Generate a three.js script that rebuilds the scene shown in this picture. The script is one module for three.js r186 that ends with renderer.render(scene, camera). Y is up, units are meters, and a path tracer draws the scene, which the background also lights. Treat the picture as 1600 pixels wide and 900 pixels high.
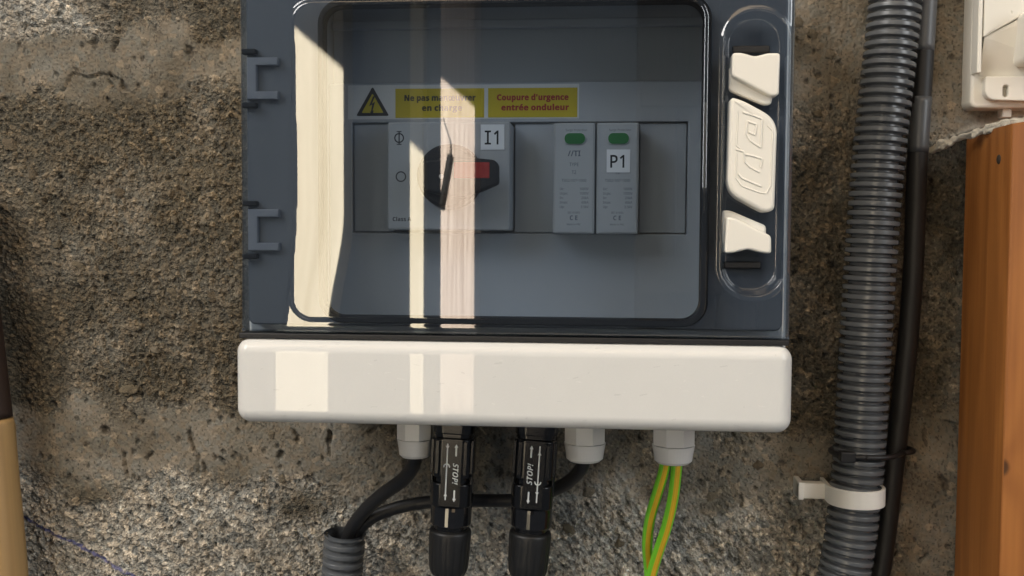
import * as THREE from 'three';
import { RoundedBoxGeometry } from 'three/addons/geometries/RoundedBoxGeometry.js';
import { mergeGeometries, toCreasedNormals } from 'three/addons/utils/BufferGeometryUtils.js';
import { RectAreaLightUniformsLib } from 'three/addons/lights/RectAreaLightUniformsLib.js';
RectAreaLightUniformsLib.init();

// ---------------------------------------------------------------- camera, light, exposure
const scene = new THREE.Scene();
const D2R = Math.PI / 180;
const camera = new THREE.PerspectiveCamera(31.33, 16 / 9, 0.01, 30);
camera.rotation.order = 'YXZ';
camera.position.set(0.03687, 0.04027, 0.5115);
camera.rotation.set(-2.922 * D2R, 4.957 * D2R, 0.307 * D2R);

const renderer = new THREE.WebGLRenderer({ antialias: true });
renderer.toneMapping = THREE.LinearToneMapping;
renderer.toneMappingExposure = 12.2;
renderer.shadowMap.enabled = true;

// dim daylight of the open barn behind the photographer
scene.background = new THREE.Color().setRGB(0.0088, 0.0098, 0.0112);

// sun over the top of the wall, on to the timber posts behind the photographer
const SUN = new THREE.Vector3(0.15, -0.64, 1);
const sun = new THREE.DirectionalLight(new THREE.Color().setRGB(1, 0.93, 0.8), 4.6);
sun.position.set(-0.3, 0, 1.9).addScaledVector(SUN, -4);
sun.target.position.set(-0.3, 0, 1.9);
sun.castShadow = true;
Object.assign(sun.shadow.camera, { left: -2, right: 2, top: 2, bottom: -2, near: 0.1, far: 9 });
scene.add(sun, sun.target);

function areaLight(w, h, pos, look, color, power) {
  const l = new THREE.RectAreaLight(color, power, w, h);
  l.position.set(...pos); l.lookAt(...look); scene.add(l); return l;
}
areaLight(0.9, 0.95, [-1.15, 1.15, 1.15], [0, 0, 0], new THREE.Color().setRGB(1, 0.975, 0.94), 0.92);
areaLight(0.5, 0.9, [1.15, 0.55, 0.95], [0.05, 0, 0.05], new THREE.Color().setRGB(0.95, 0.98, 1), 0.52);

// ---------------------------------------------------------------- helpers
function rng(seed) { let s = seed >>> 0; return () => { s = (s + 0x6D2B79F5) | 0; let t = Math.imul(s ^ (s >>> 15), 1 | s); t = (t + Math.imul(t ^ (t >>> 7), 61 | t)) ^ t; return ((t ^ (t >>> 14)) >>> 0) / 4294967296; }; }
function hash(ix, iy, k) { let h = Math.imul(ix, 374761393) ^ Math.imul(iy, 668265263) ^ Math.imul(k, 2147483647 - 58); h = Math.imul(h ^ (h >>> 13), 1274126177); h ^= h >>> 16; return (h >>> 0) / 4294967296; }
function vn(x, y, k = 0) { const ix = Math.floor(x), iy = Math.floor(y), fx = x - ix, fy = y - iy, u = fx * fx * (3 - 2 * fx), v = fy * fy * (3 - 2 * fy); const a = hash(ix, iy, k), b = hash(ix + 1, iy, k), c = hash(ix, iy + 1, k), d = hash(ix + 1, iy + 1, k); return a + (b - a) * u + (c - a) * v + (a - b - c + d) * u * v; }
function fbm(x, y, o, k = 0) { let s = 0, a = 0.5, n = 0; for (let i = 0; i < o; i++) { s += a * vn(x, y, k + i * 7); n += a; a *= 0.5; x = x * 2.03 + 5.1; y = y * 2.03 + 1.7; } return s / n; }
const W3 = [0, 0, 0];
function worley(x, y, k) { const ix = Math.floor(x), iy = Math.floor(y); let f1 = 9, f2 = 9, id = 0; for (let j = -1; j < 2; j++) for (let i = -1; i < 2; i++) { const cx = ix + i, cy = iy + j, dx = cx + hash(cx, cy, k) - x, dy = cy + hash(cx, cy, k + 1) - y, d = dx * dx + dy * dy; if (d < f1) { f2 = f1; f1 = d; id = hash(cx, cy, k + 2); } else if (d < f2) f2 = d; } W3[0] = Math.sqrt(f1); W3[1] = Math.sqrt(f2); W3[2] = id; return W3; }
const sst = (a, b, x) => { const t = Math.min(1, Math.max(0, (x - a) / (b - a))); return t * t * (3 - 2 * t); };
const mixf = (a, b, t) => a + (b - a) * t;

const baseOf = new Map();
const used = {};
function numbered(n) { used[n] = (used[n] || 0) + 1; return used[n] > 1 ? `${n}_${String(used[n] - 1).padStart(3, '0')}` : n; }
function thing(name, label, category, [x, y, z] = [0, 0, 0], group) {
  const o = new THREE.Group(); o.name = numbered(name); o.position.set(x, y, z);
  o.userData = { label, category }; if (group) o.userData.group = group;
  baseOf.set(o, [x, y, z]); scene.add(o); return o;
}
// geometry given in world metres; kept relative to the thing's base
function part(name, geo, mat, parent, label) {
  const b = baseOf.get(parent) || [0, 0, 0];
  const m = new THREE.Mesh(geo, mat); m.name = name; m.castShadow = m.receiveShadow = true;
  geo.translate(-b[0], -b[1], -b[2]); baseOf.set(m, b);
  if (label) m.userData.label = label;
  parent.add(m); return m;
}
function single(name, geo, mat, label, category, base, group) {
  const m = new THREE.Mesh(geo, mat); m.name = numbered(name); m.castShadow = m.receiveShadow = true;
  geo.translate(-base[0], -base[1], -base[2]); m.position.set(...base); baseOf.set(m, base);
  m.userData = { label, category }; if (group) m.userData.group = group; scene.add(m); return m;
}
const clean = g => { const h = g.index ? g.toNonIndexed() : g; for (const k of Object.keys(h.attributes)) if (!['position', 'normal', 'uv'].includes(k)) h.deleteAttribute(k); return h; };
const merge = list => mergeGeometries(list.map(clean));
const bx = (x0, x1, y0, y1, z0, z1, r = 0.0006, s = 3) => new RoundedBoxGeometry(x1 - x0, y1 - y0, z1 - z0, s, Math.min(r, (x1 - x0) / 2.05, (y1 - y0) / 2.05, (z1 - z0) / 2.05)).translate((x0 + x1) / 2, (y0 + y1) / 2, (z0 + z1) / 2);
function rrect(x0, x1, y0, y1, r, P = THREE.Shape) {
  const s = new P(); s.moveTo(x0 + r, y0); s.lineTo(x1 - r, y0); s.absarc(x1 - r, y0 + r, r, -Math.PI / 2, 0); s.lineTo(x1, y1 - r); s.absarc(x1 - r, y1 - r, r, 0, Math.PI / 2);
  s.lineTo(x0 + r, y1); s.absarc(x0 + r, y1 - r, r, Math.PI / 2, Math.PI); s.lineTo(x0, y0 + r); s.absarc(x0 + r, y0 + r, r, Math.PI, Math.PI * 1.5); return s;
}
// normals averaged by face area up to a crease angle, so that flat caps stay flat beside their bevels
function weighted(g0, angle) {
  const g = g0.index ? g0.toNonIndexed() : g0, p = g.attributes.position.array, n = p.length / 9, fn = [], at = new Map(), cosA = Math.cos(angle), out = new Float32Array(p.length);
  const key = i => `${Math.round(p[i] * 2e6)},${Math.round(p[i + 1] * 2e6)},${Math.round(p[i + 2] * 2e6)}`;
  for (let f = 0; f < n; f++) {
    const o = f * 9, ax = p[o + 3] - p[o], ay = p[o + 4] - p[o + 1], az = p[o + 5] - p[o + 2], bx1 = p[o + 6] - p[o], by1 = p[o + 7] - p[o + 1], bz1 = p[o + 8] - p[o + 2];
    const v = [ay * bz1 - az * by1, az * bx1 - ax * bz1, ax * by1 - ay * bx1], l = Math.hypot(...v) || 1e-30; fn.push([v[0], v[1], v[2], l]);
    for (let c = 0; c < 3; c++) { const k = key(o + c * 3); if (!at.has(k)) at.set(k, []); at.get(k).push(f); }
  }
  for (let f = 0; f < n; f++) for (let c = 0; c < 3; c++) {
    const o = f * 9 + c * 3, a = fn[f]; let x = 0, y = 0, z = 0;
    for (const q of at.get(key(o))) { const b = fn[q]; if ((a[0] * b[0] + a[1] * b[1] + a[2] * b[2]) / (a[3] * b[3]) >= cosA) { x += b[0]; y += b[1]; z += b[2]; } }
    const l = Math.hypot(x, y, z) || 1; out[o] = x / l; out[o + 1] = y / l; out[o + 2] = z / l;
  }
  g.setAttribute('normal', new THREE.BufferAttribute(out, 3)); return g;
}
function ext(shape, z0, z1, bev = 0, seg = 8, bs = 3) {
  const g = new THREE.ExtrudeGeometry(shape, { depth: z1 - z0 - 2 * bev, bevelEnabled: bev > 0, bevelThickness: bev, bevelSize: bev, bevelOffset: -bev, bevelSegments: bs, curveSegments: seg });
  g.translate(0, 0, z0 + bev); return bev > 0 ? weighted(g, 0.75) : g;
}
// polygon with every corner rounded by its own radius
function roundPoly(pts) {
  const s = new THREE.Shape(), n = pts.length;
  for (let i = 0; i < n; i++) {
    const [x, y, r] = pts[i], [ax, ay] = pts[(i + n - 1) % n], [bx_, by_] = pts[(i + 1) % n];
    const la = Math.hypot(ax - x, ay - y), lb = Math.hypot(bx_ - x, by_ - y), k = Math.min(r, la * 0.48, lb * 0.48);
    const p = [x + (ax - x) / la * k, y + (ay - y) / la * k], q = [x + (bx_ - x) / lb * k, y + (by_ - y) / lb * k];
    if (i === 0) s.moveTo(...p); else s.lineTo(...p);
    s.quadraticCurveTo(x, y, q[0], q[1]);
  }
  s.closePath(); return s;
}
// tube along points with radius profile r(distance, angle)
function sweep(points, rFn, step, radial = 24, caps = true) {
  const c = new THREE.CatmullRomCurve3(points.map(p => new THREE.Vector3(...p)), false, 'centripetal');
  const L = c.getLength(), n = Math.max(2, Math.round(L / step)), fr = c.computeFrenetFrames(n, false);
  const pos = [], idx = [], uv = [];
  for (let i = 0; i <= n; i++) {
    const p = c.getPointAt(i / n), N = fr.normals[i], B = fr.binormals[i];
    for (let j = 0; j <= radial; j++) {
      const a = j / radial * Math.PI * 2, r = rFn(i / n * L, a, L), ca = Math.cos(a) * r, sa = Math.sin(a) * r;
      pos.push(p.x + N.x * ca + B.x * sa, p.y + N.y * ca + B.y * sa, p.z + N.z * ca + B.z * sa); uv.push(j / radial, i / n * L);
      if (i < n && j < radial) { const q = i * (radial + 1) + j; idx.push(q, q + 1, q + radial + 1, q + 1, q + radial + 2, q + radial + 1); }
    }
  }
  if (caps) for (const [i, f] of [[0, 1], [n, 0]]) {
    const p = c.getPointAt(i / n), k = pos.length / 3; pos.push(p.x, p.y, p.z); uv.push(0.5, 0);
    for (let j = 0; j < radial; j++) { const q = i * (radial + 1) + j; f ? idx.push(k, q + 1, q) : idx.push(k, q, q + 1); }
  }
  const g = new THREE.BufferGeometry();
  g.setAttribute('position', new THREE.Float32BufferAttribute(pos, 3)); g.setAttribute('uv', new THREE.Float32BufferAttribute(uv, 2)); g.setIndex(idx); g.computeVertexNormals(); return g;
}
const tube = (points, r, step = 0.003, radial = 20) => sweep(points, () => r, step, radial);
const lathe = (pts, x, y, z, seg = 40) => toCreasedNormals(new THREE.LatheGeometry(pts.map(p => new THREE.Vector2(...p)), seg), 0.6).translate(x, y, z);

const rgb = (r, g, b) => new THREE.Color().setRGB(r, g, b);
const M = (r, g, b, rough = 0.5, extra = {}) => new THREE.MeshStandardMaterial({ color: rgb(r, g, b), roughness: rough, ...extra });
const P = (r, g, b, rough, extra) => new THREE.MeshPhysicalMaterial({ color: rgb(r, g, b), roughness: rough, ...extra });
function dataTex(w, h, fn, srgb = false) {
  const d = new Uint8Array(w * h * 4), o = [0, 0, 0];
  for (let j = 0; j < h; j++) for (let i = 0; i < w; i++) { fn(i, j, o); const k = (j * w + i) * 4; for (let c = 0; c < 3; c++) d[k + c] = Math.max(0, Math.min(255, o[c])); d[k + 3] = 255; }
  const t = new THREE.DataTexture(d, w, h); t.magFilter = THREE.LinearFilter; t.minFilter = THREE.LinearFilter; t.wrapS = t.wrapT = THREE.MirroredRepeatWrapping;
  if (srgb) t.colorSpace = THREE.SRGBColorSpace; t.needsUpdate = true; return t;
}
const enc = v => 255 * (v <= 0.0031308 ? v * 12.92 : 1.055 * Math.pow(Math.max(v, 0), 1 / 2.4) - 0.055);
function canvasMat(w, h, draw, rough = 0.5, extra = {}) {
  const c = document.createElement('canvas'); c.width = w; c.height = h; draw(c.getContext('2d'), w, h);
  const t = new THREE.CanvasTexture(c); t.colorSpace = THREE.SRGBColorSpace;
  return new THREE.MeshStandardMaterial({ map: t, roughness: rough, ...extra });
}
// flat print: thin sheet with uv across its face
const sheet = (x0, x1, y0, y1, z) => new THREE.PlaneGeometry(x1 - x0, y1 - y0).translate((x0 + x1) / 2, (y0 + y1) / 2, z);

// speckle for moulded plastic
const fineBump = dataTex(256, 256, (i, j, o) => { const v = 120 + 60 * (vn(i / 2.2, j / 2.2, 3) - 0.5) + 60 * (vn(i / 9, j / 9, 4) - 0.5); o[0] = o[1] = o[2] = v; });
fineBump.wrapS = fineBump.wrapT = THREE.RepeatWrapping;

// ---------------------------------------------------------------- wall (old rammed / shuttered concrete)
const WX0 = -0.36, WX1 = 0.33, WY0 = -0.2, WY1 = 0.22;
const crack = [
  [[-0.262, 0.147], [-0.252, 0.146], [-0.243, 0.149], [-0.235, 0.146]], [[-0.235, 0.122], [-0.2275, 0.119], [-0.219, 0.1215], [-0.212, 0.119]],
  [[-0.219, 0.1215], [-0.214, 0.115]], [[-0.235, 0.122], [-0.241, 0.113]], [[0.181, 0.148], [0.197, 0.15]], [[0.21, -0.052], [0.223, -0.055], [0.235, -0.05]],
  [[-0.1, -0.06], [-0.1, -0.072]], [[-0.21, -0.075], [-0.208, -0.088]], [[-0.17, -0.074], [-0.171, -0.083]], [[-0.135, -0.085], [-0.136, -0.099]],
];
function segDist(x, y, a, b) { const dx = b[0] - a[0], dy = b[1] - a[1], t = Math.min(1, Math.max(0, ((x - a[0]) * dx + (y - a[1]) * dy) / (dx * dx + dy * dy))); return Math.hypot(x - a[0] - dx * t, y - a[1] - dy * t); }
const ledgeY = x => x < 0.196 ? 0.0822 + (x - 0.196) * 0.3 : x < 0.2134 ? 0.0822 + (x - 0.196) * 0.437 : 0.0898 + (x - 0.2134) * 0.32;
const S = { h: 0, f: 0, r: 0, g: 0, b: 0 };
function wallAt(x, y) {
  const w1 = fbm(x * 22, y * 22, 3, 11) - 0.5, w2 = fbm(x * 60, y * 60, 2, 31) - 0.5;
  const px = (x + 0.2765) / 0.5135 * 1600 + w1 * 180, py = (0.157 - y) / 0.287 * 900 + w1 * 110 + w2 * 60;
  // where the shuttering left a smooth skin
  let sm;
  if (px < 820 && py < 640 || px < 560) sm = Math.max(sst(20, 50, py) * (1 - sst(110, 150, py)), sst(610, 670, py) * (1 - sst(735, 790, py)));
  else sm = Math.max(0.9 * (1 - sst(120, 260, py)), 0.75 * sst(640, 690, py) * (1 - sst(770, 830, py)));
  const far = sst(1385, 1445, px); sm = mixf(sm, py > 640 || py < 240 ? 0.85 : 0.35, far);
  sm = Math.min(1, Math.max(0, sm + w2 * 0.5));
  const ro = 1 - sm;
  // grains: two sizes of aggregate
  worley(x * 330 + w2 * 0.9, y * 330 + w1 * 2, 41); const a1 = W3[0], a2 = W3[1], ai = W3[2];
  worley(x * 800, y * 800, 51); const b1 = W3[0], b2 = W3[1], bi = W3[2];
  const g1 = Math.min(1, (a2 - a1) * 1.6), g2 = Math.min(1, (b2 - b1) * 1.8);
  const n3 = fbm(x * 900, y * 900, 2, 61);
  // pits, drawn out downwards
  worley(x * 95 + w2 * 2, y * 42 + w1 * 3, 71);
  const pit = W3[2] > 0.72 ? 1 - sst(0.05, 0.2, W3[0] + (n3 - 0.5) * 0.12) : 0;
  worley(x * 210 + w2 * 2, y * 150, 81);
  const pit2 = W3[2] > 0.8 ? 1 - sst(0.1, 0.3, W3[0]) : 0;
  const lump = fbm(x * 45, y * 45, 3, 91) - 0.5;
  // streaked, raked texture low on the wall
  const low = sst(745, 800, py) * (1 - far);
  const st = fbm((x * 0.8 + y * 0.6) * 520, (y * 0.8 - x * 0.6) * 190, 3, 101) - 0.5;
  let h = w1 * 0.0022 + lump * 0.0019 * (0.4 + ro) + ro * (g1 * (0.2 + ai) * 0.0017 + g2 * (0.3 + bi) * 0.0009 - 0.001) - sm * pit * 0.0024 - pit2 * 0.0012 + low * st * 0.003;
  let cr = 9; for (const c of crack) for (let i = 0; i + 1 < c.length; i++) cr = Math.min(cr, segDist(x + w2 * 0.003, y + w1 * 0.004, c[i], c[i + 1]));
  h -= 0.002 * (1 - sst(0.0002, 0.0008, cr + (n3 - 0.5) * 0.0006));
  // broken-out hollow below the mortar ledge
  const ly = ledgeY(x) + (w2 * 0.006), inX = sst(0.162, 0.17, x + w2 * 0.006), hol = inX * (1 - sst(ly - 0.004, ly + 0.0005, y)) * sst(-0.075, -0.045, y + w1 * 0.02);
  h -= hol * (0.022 + lump * 0.012);
  S.h = h;
  S.f = 0.5 + (n3 - 0.5) * (0.28 + 0.32 * ro) + ro * ((g2 - 0.5) * 0.3 + (bi - 0.5) * 0.35);
  // colour of the matter and painted light: brown earthy binder, grey lime skin, mixed aggregate
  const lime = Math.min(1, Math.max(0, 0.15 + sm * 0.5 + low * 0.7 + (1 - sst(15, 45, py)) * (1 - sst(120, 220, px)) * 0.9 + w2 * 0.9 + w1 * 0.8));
  const earth = fbm(x * 14 + 3, y * 14, 3, 121);
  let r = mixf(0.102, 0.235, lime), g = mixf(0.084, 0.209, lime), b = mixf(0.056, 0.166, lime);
  const pale = Math.min(1, low * 0.75 + (1 - sst(15, 45, py)) * (1 - sst(120, 230, px))); r = mixf(r, 0.37, pale * lime); g = mixf(g, 0.345, pale * lime); b = mixf(b, 0.295, pale * lime);  // daylight on the top corner and the wall foot painted in as paler colour
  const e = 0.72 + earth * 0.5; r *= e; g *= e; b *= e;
  // aggregate tones, and shade painted into the pits
  let tone = 1 + ro * ((ai - 0.5) * 0.5 + (bi - 0.5) * 0.4) + (n3 - 0.5) * 0.45;
  if (ro > 0.3 && bi > 0.95) tone *= 1.5; if (ro > 0.3 && bi < 0.06) tone *= 0.6; if (ai > 0.965) tone *= 1.35;
  if (pit > 0.3 && sm > 0.3) tone *= 0.6; if (pit2 > 0.4) tone *= 0.55; { const sp = vn(x * 1500, y * 1100, 141); if (sp > 0.8) tone *= 0.5; if (sp < 0.12 && ro > 0.4) tone *= 1.45; }
  const warm = (ai - 0.5) * 0.14; r *= tone * (1 + warm); g *= tone; b *= tone * (1 - warm);
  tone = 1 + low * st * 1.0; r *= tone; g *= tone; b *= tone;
  // pale lime mortar along the ledge
  const le = inX * sst(ly - 0.0015, ly + 0.0005, y) * (1 - sst(ly + 0.002, ly + 0.008, y + w2 * 0.012)) * sst(0.19, 0.197, x);
  r = mixf(r, 0.62, le * 0.85); g = mixf(g, 0.585, le * 0.85); b = mixf(b, 0.5, le * 0.85);
  // blue snapped chalk line
  const bl = 1 - sst(0.0004, 0.0013, segDist(x, y + w2 * 0.0025, [-0.285, -0.101], [-0.203, -0.140])), bm = bl * sst(0.28, 0.5, n3 * 0.5 + bi * 0.4 + vn(x * 180, y * 180, 151) * 0.25 - 0.02);
  r = mixf(r, 0.05, bm * 0.8); g = mixf(g, 0.06, bm * 0.8); b = mixf(b, 0.21, bm * 0.8);
  S.r = r; S.g = g; S.b = b; return S;
}
const wallGroupMat = (() => {
  const w = 2048, h = 1246, bump = new Uint8Array(w * h * 4);
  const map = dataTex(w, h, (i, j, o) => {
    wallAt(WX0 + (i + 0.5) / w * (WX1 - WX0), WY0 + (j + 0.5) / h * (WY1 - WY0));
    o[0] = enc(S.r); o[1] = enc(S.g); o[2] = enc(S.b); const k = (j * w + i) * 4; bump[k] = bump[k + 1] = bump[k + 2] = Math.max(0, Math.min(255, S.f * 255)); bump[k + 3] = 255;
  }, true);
  const bt = new THREE.DataTexture(bump, w, h); bt.magFilter = bt.minFilter = THREE.LinearFilter; bt.wrapS = bt.wrapT = THREE.MirroredRepeatWrapping; bt.needsUpdate = true;
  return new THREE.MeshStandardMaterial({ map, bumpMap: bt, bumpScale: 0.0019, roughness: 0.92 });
})();
const wall = (() => {
  const step = 0.00085, nx = Math.round((WX1 - WX0) / step), ny = Math.round((WY1 - WY0) / step), pos = new Float32Array((nx + 1) * (ny + 1) * 3), uv = new Float32Array((nx + 1) * (ny + 1) * 2), idx = new Uint32Array(nx * ny * 6);
  let q = 0;
  for (let j = 0; j <= ny; j++) for (let i = 0; i <= nx; i++) {
    const k = j * (nx + 1) + i, x = WX0 + (WX1 - WX0) * i / nx, y = WY0 + (WY1 - WY0) * j / ny, ed = Math.min(x - WX0, WX1 - x, y - WY0, WY1 - y);
    pos[k * 3] = x; pos[k * 3 + 1] = y; pos[k * 3 + 2] = wallAt(x, y).h * sst(0, 0.02, ed); uv[k * 2] = i / nx; uv[k * 2 + 1] = j / ny;
    if (i < nx && j < ny) { idx[q++] = k; idx[q++] = k + 1; idx[q++] = k + nx + 1; idx[q++] = k + 1; idx[q++] = k + nx + 2; idx[q++] = k + nx + 1; }
  }
  const g = new THREE.BufferGeometry(); g.setAttribute('position', new THREE.BufferAttribute(pos, 3)); g.setAttribute('uv', new THREE.BufferAttribute(uv, 2)); g.setIndex(new THREE.BufferAttribute(idx, 1)); g.computeVertexNormals();
  const list = [g.toNonIndexed()];
  for (const [x0, x1, y0, y1, z1] of [[-1.2, WX0, -1.2, 0.78, 0], [WX1, 0.9, -1.2, 0.78, 0], [WX0, WX1, -1.2, WY0, 0], [WX0, WX1, WY1, 0.78, 0], [WX0, WX1, WY0, WY1, -0.08]]) {
    const b = new THREE.BoxGeometry(x1 - x0, y1 - y0, z1 + 0.3).translate((x0 + x1) / 2, (y0 + y1) / 2, (z1 - 0.3) / 2).toNonIndexed(), p = b.attributes.position, u = b.attributes.uv;
    for (let i = 0; i < p.count; i++) u.setXY(i, (p.getX(i) - WX0) / (WX1 - WX0), (p.getY(i) - WY0) / (WY1 - WY0));
    list.push(b);
  }
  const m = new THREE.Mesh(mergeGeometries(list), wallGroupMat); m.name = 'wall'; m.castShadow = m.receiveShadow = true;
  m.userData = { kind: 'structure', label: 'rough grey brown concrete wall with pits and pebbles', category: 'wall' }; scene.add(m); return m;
})();
// pebbles showing in the face of the wall
{
  const R = rng(5), mats = [[0.19, 0.155, 0.105], [0.16, 0.13, 0.085], [0.23, 0.195, 0.14], [0.13, 0.1, 0.063]].map(c => M(...c, 0.9, { bumpMap: fineBump, bumpScale: 0.0012 }));
  const geos = [0, 1, 2, 3].map(k => { const g = new THREE.SphereGeometry(1, 18, 12), p = g.attributes.position; for (let i = 0; i < p.count; i++) { const x = p.getX(i), y = p.getY(i), z = p.getZ(i), f = 1 + 0.7 * (vn(x * 1.6 + k * 9 + 5, y * 1.6 + z + 7, 200 + k) - 0.5) + 0.25 * (vn(x * 5 + k * 9 + 5, y * 5 + z * 3 + 7, 220 + k) - 0.5); p.setXYZ(i, x * f, y * f, z * f); } g.computeVertexNormals(); return g; });
  const spots = [[218, 622, 15, 9], [205, 300, 9, 7], [150, 182, 8, 6], [344, 345, 11, 9], [290, 462, 10, 7], [340, 205, 8, 6], [20, 222, 13, 10], [100, 385, 7, 8], [135, 420, 12, 6], [220, 465, 12, 6], [178, 690, 7, 5], [262, 555, 8, 7], [295, 345, 6, 6], [355, 465, 8, 9], [248, 60, 6, 5], [160, 275, 7, 6], [275, 270, 7, 5], [60, 270, 7, 8], [90, 440, 6, 7], [185, 240, 6, 5], [310, 268, 8, 7], [280, 420, 7, 6], [325, 515, 8, 6], [180, 590, 7, 6], [1290, 60, 8, 6], [1268, 40, 9, 7], [1315, 90, 7, 7], [1300, 180, 7, 6], [1475, 342, 12, 9], [1470, 500, 10, 12], [1262, 380, 7, 6], [1272, 500, 6, 5], [452, 690, 6, 6], [470, 760, 7, 6], [960, 770, 9, 8], [1010, 850, 8, 7], [930, 830, 10, 8], [1150, 770, 9, 6], [1220, 720, 8, 7], [620, 760, 7, 9], [590, 870, 8, 6], [1090, 730, 7, 6]];
  spots.forEach(([px, py, rx, ry], i) => {
    const x = px / 1600 * 0.5135 - 0.2765, y = 0.157 - py / 900 * 0.287, k = 0.287 / 900;
    const s = new THREE.Mesh(geos[i % 4], mats[(i * 7 + (R() * 2 | 0)) % 4]); s.name = 'stone'; s.castShadow = s.receiveShadow = true;
    s.scale.set(rx * k, ry * k, Math.min(rx, ry) * k * 0.55); s.rotation.z = R() * 1.2 - 0.6; s.position.set(x, y, wallAt(x, y).h - 0.0003); wall.add(s);
  });
}
// lumpy pale mortar bead running from the ledge over the head of the timber
{
  const g = sweep([[0.178, 0.0785, -0.004], [0.19, 0.081, -0.002], [0.2, 0.0855, 0.012], [0.2095, 0.0892, 0.034], [0.222, 0.0915, 0.0605], [0.245, 0.096, 0.066], [0.3, 0.107, 0.062]], (s, a) => (0.0007 + 0.0044 * fbm(s * 420, a * 1.3 + 4, 4, 300) * vn(s * 240 + 3, a * 0.8, 310)) * (0.75 + 0.5 * Math.abs(Math.cos(a))), 0.0004, 28);
  part('mortar_edge', g, new THREE.MeshStandardMaterial({ color: rgb(0.5, 0.465, 0.39), roughness: 0.95, bumpMap: fineBump, bumpScale: 0.0012 }), wall, 'pale lumpy mortar edge above the timber');
}

// ---------------------------------------------------------------- timber at the right
function woodTex(c0, c1, seed, w = 256, h = 1024, fine = 1, knots = []) {
  return dataTex(w, h, (i, j, o) => {
    let x = i / w, y = j / h, warp = (fbm(x * 3, y * 2.2, 3, seed) - 0.5) * 0.5, dark = 0;
    for (const [kx, ky, kr] of knots) { const d = Math.hypot((x - kx) * 1, (y - ky) * 3); dark = Math.max(dark, 1 - sst(kr * 0.4, kr, d)); warp += 0.12 * Math.exp(-d * d / (kr * kr * 6)); }
    const ring = 0.5 + 0.5 * Math.sin((x + warp) * 46 * fine), fib = fbm(x * 70 * fine, y * 5, 3, seed + 9), pat = fbm(x * 2, y * 3, 3, seed + 19);
    let t = 0.3 * ring + 0.5 * fib + 0.45 * pat - 0.12; t = Math.min(1, Math.max(0, t)); const k = 1 - 0.75 * dark;
    for (let c = 0; c < 3; c++) o[c] = enc(mixf(c0[c], c1[c], t) * k);
  }, true);
}
{
  const tx = woodTex([0.21, 0.068, 0.013], [0.43, 0.165, 0.038], 401, 256, 1024, 0.8, [[0.62, 0.86, 0.05], [0.3, 0.45, 0.04]]);
  const mat = new THREE.MeshStandardMaterial({ map: tx, roughness: 0.5, bumpMap: tx, bumpScale: 0.0004 });
  const t = thing('timber_post', 'varnished orange brown timber post at the right edge of the wall', 'post', [0.24, -0.6, 0.02]);
  const s = new THREE.Shape([[0.2088, -0.6], [0.2088, 0.0885], [0.3, 0.104], [0.3, -0.6]].map(v => new THREE.Vector2(...v)));
  const g = ext(s, 0.004, 0.06, 0.0012), p = g.attributes.position, n = g.attributes.normal, u = g.attributes.uv;
  for (let i = 0; i < p.count; i++) u.setXY(i, Math.abs(n.getX(i)) > 0.7 ? (p.getZ(i) + 0.03) / 0.09 : (p.getX(i) - 0.2088) / 0.09 + 0.3, (p.getY(i) + 0.6) / 0.35);
  part('beam', g, mat, t);
  part('nail_head', new THREE.SphereGeometry(0.0021, 14, 8).scale(0.35, 1, 1).translate(0.2087, 0.0745, 0.046), M(0.03, 0.02, 0.012, 0.7), t);
}

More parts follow.
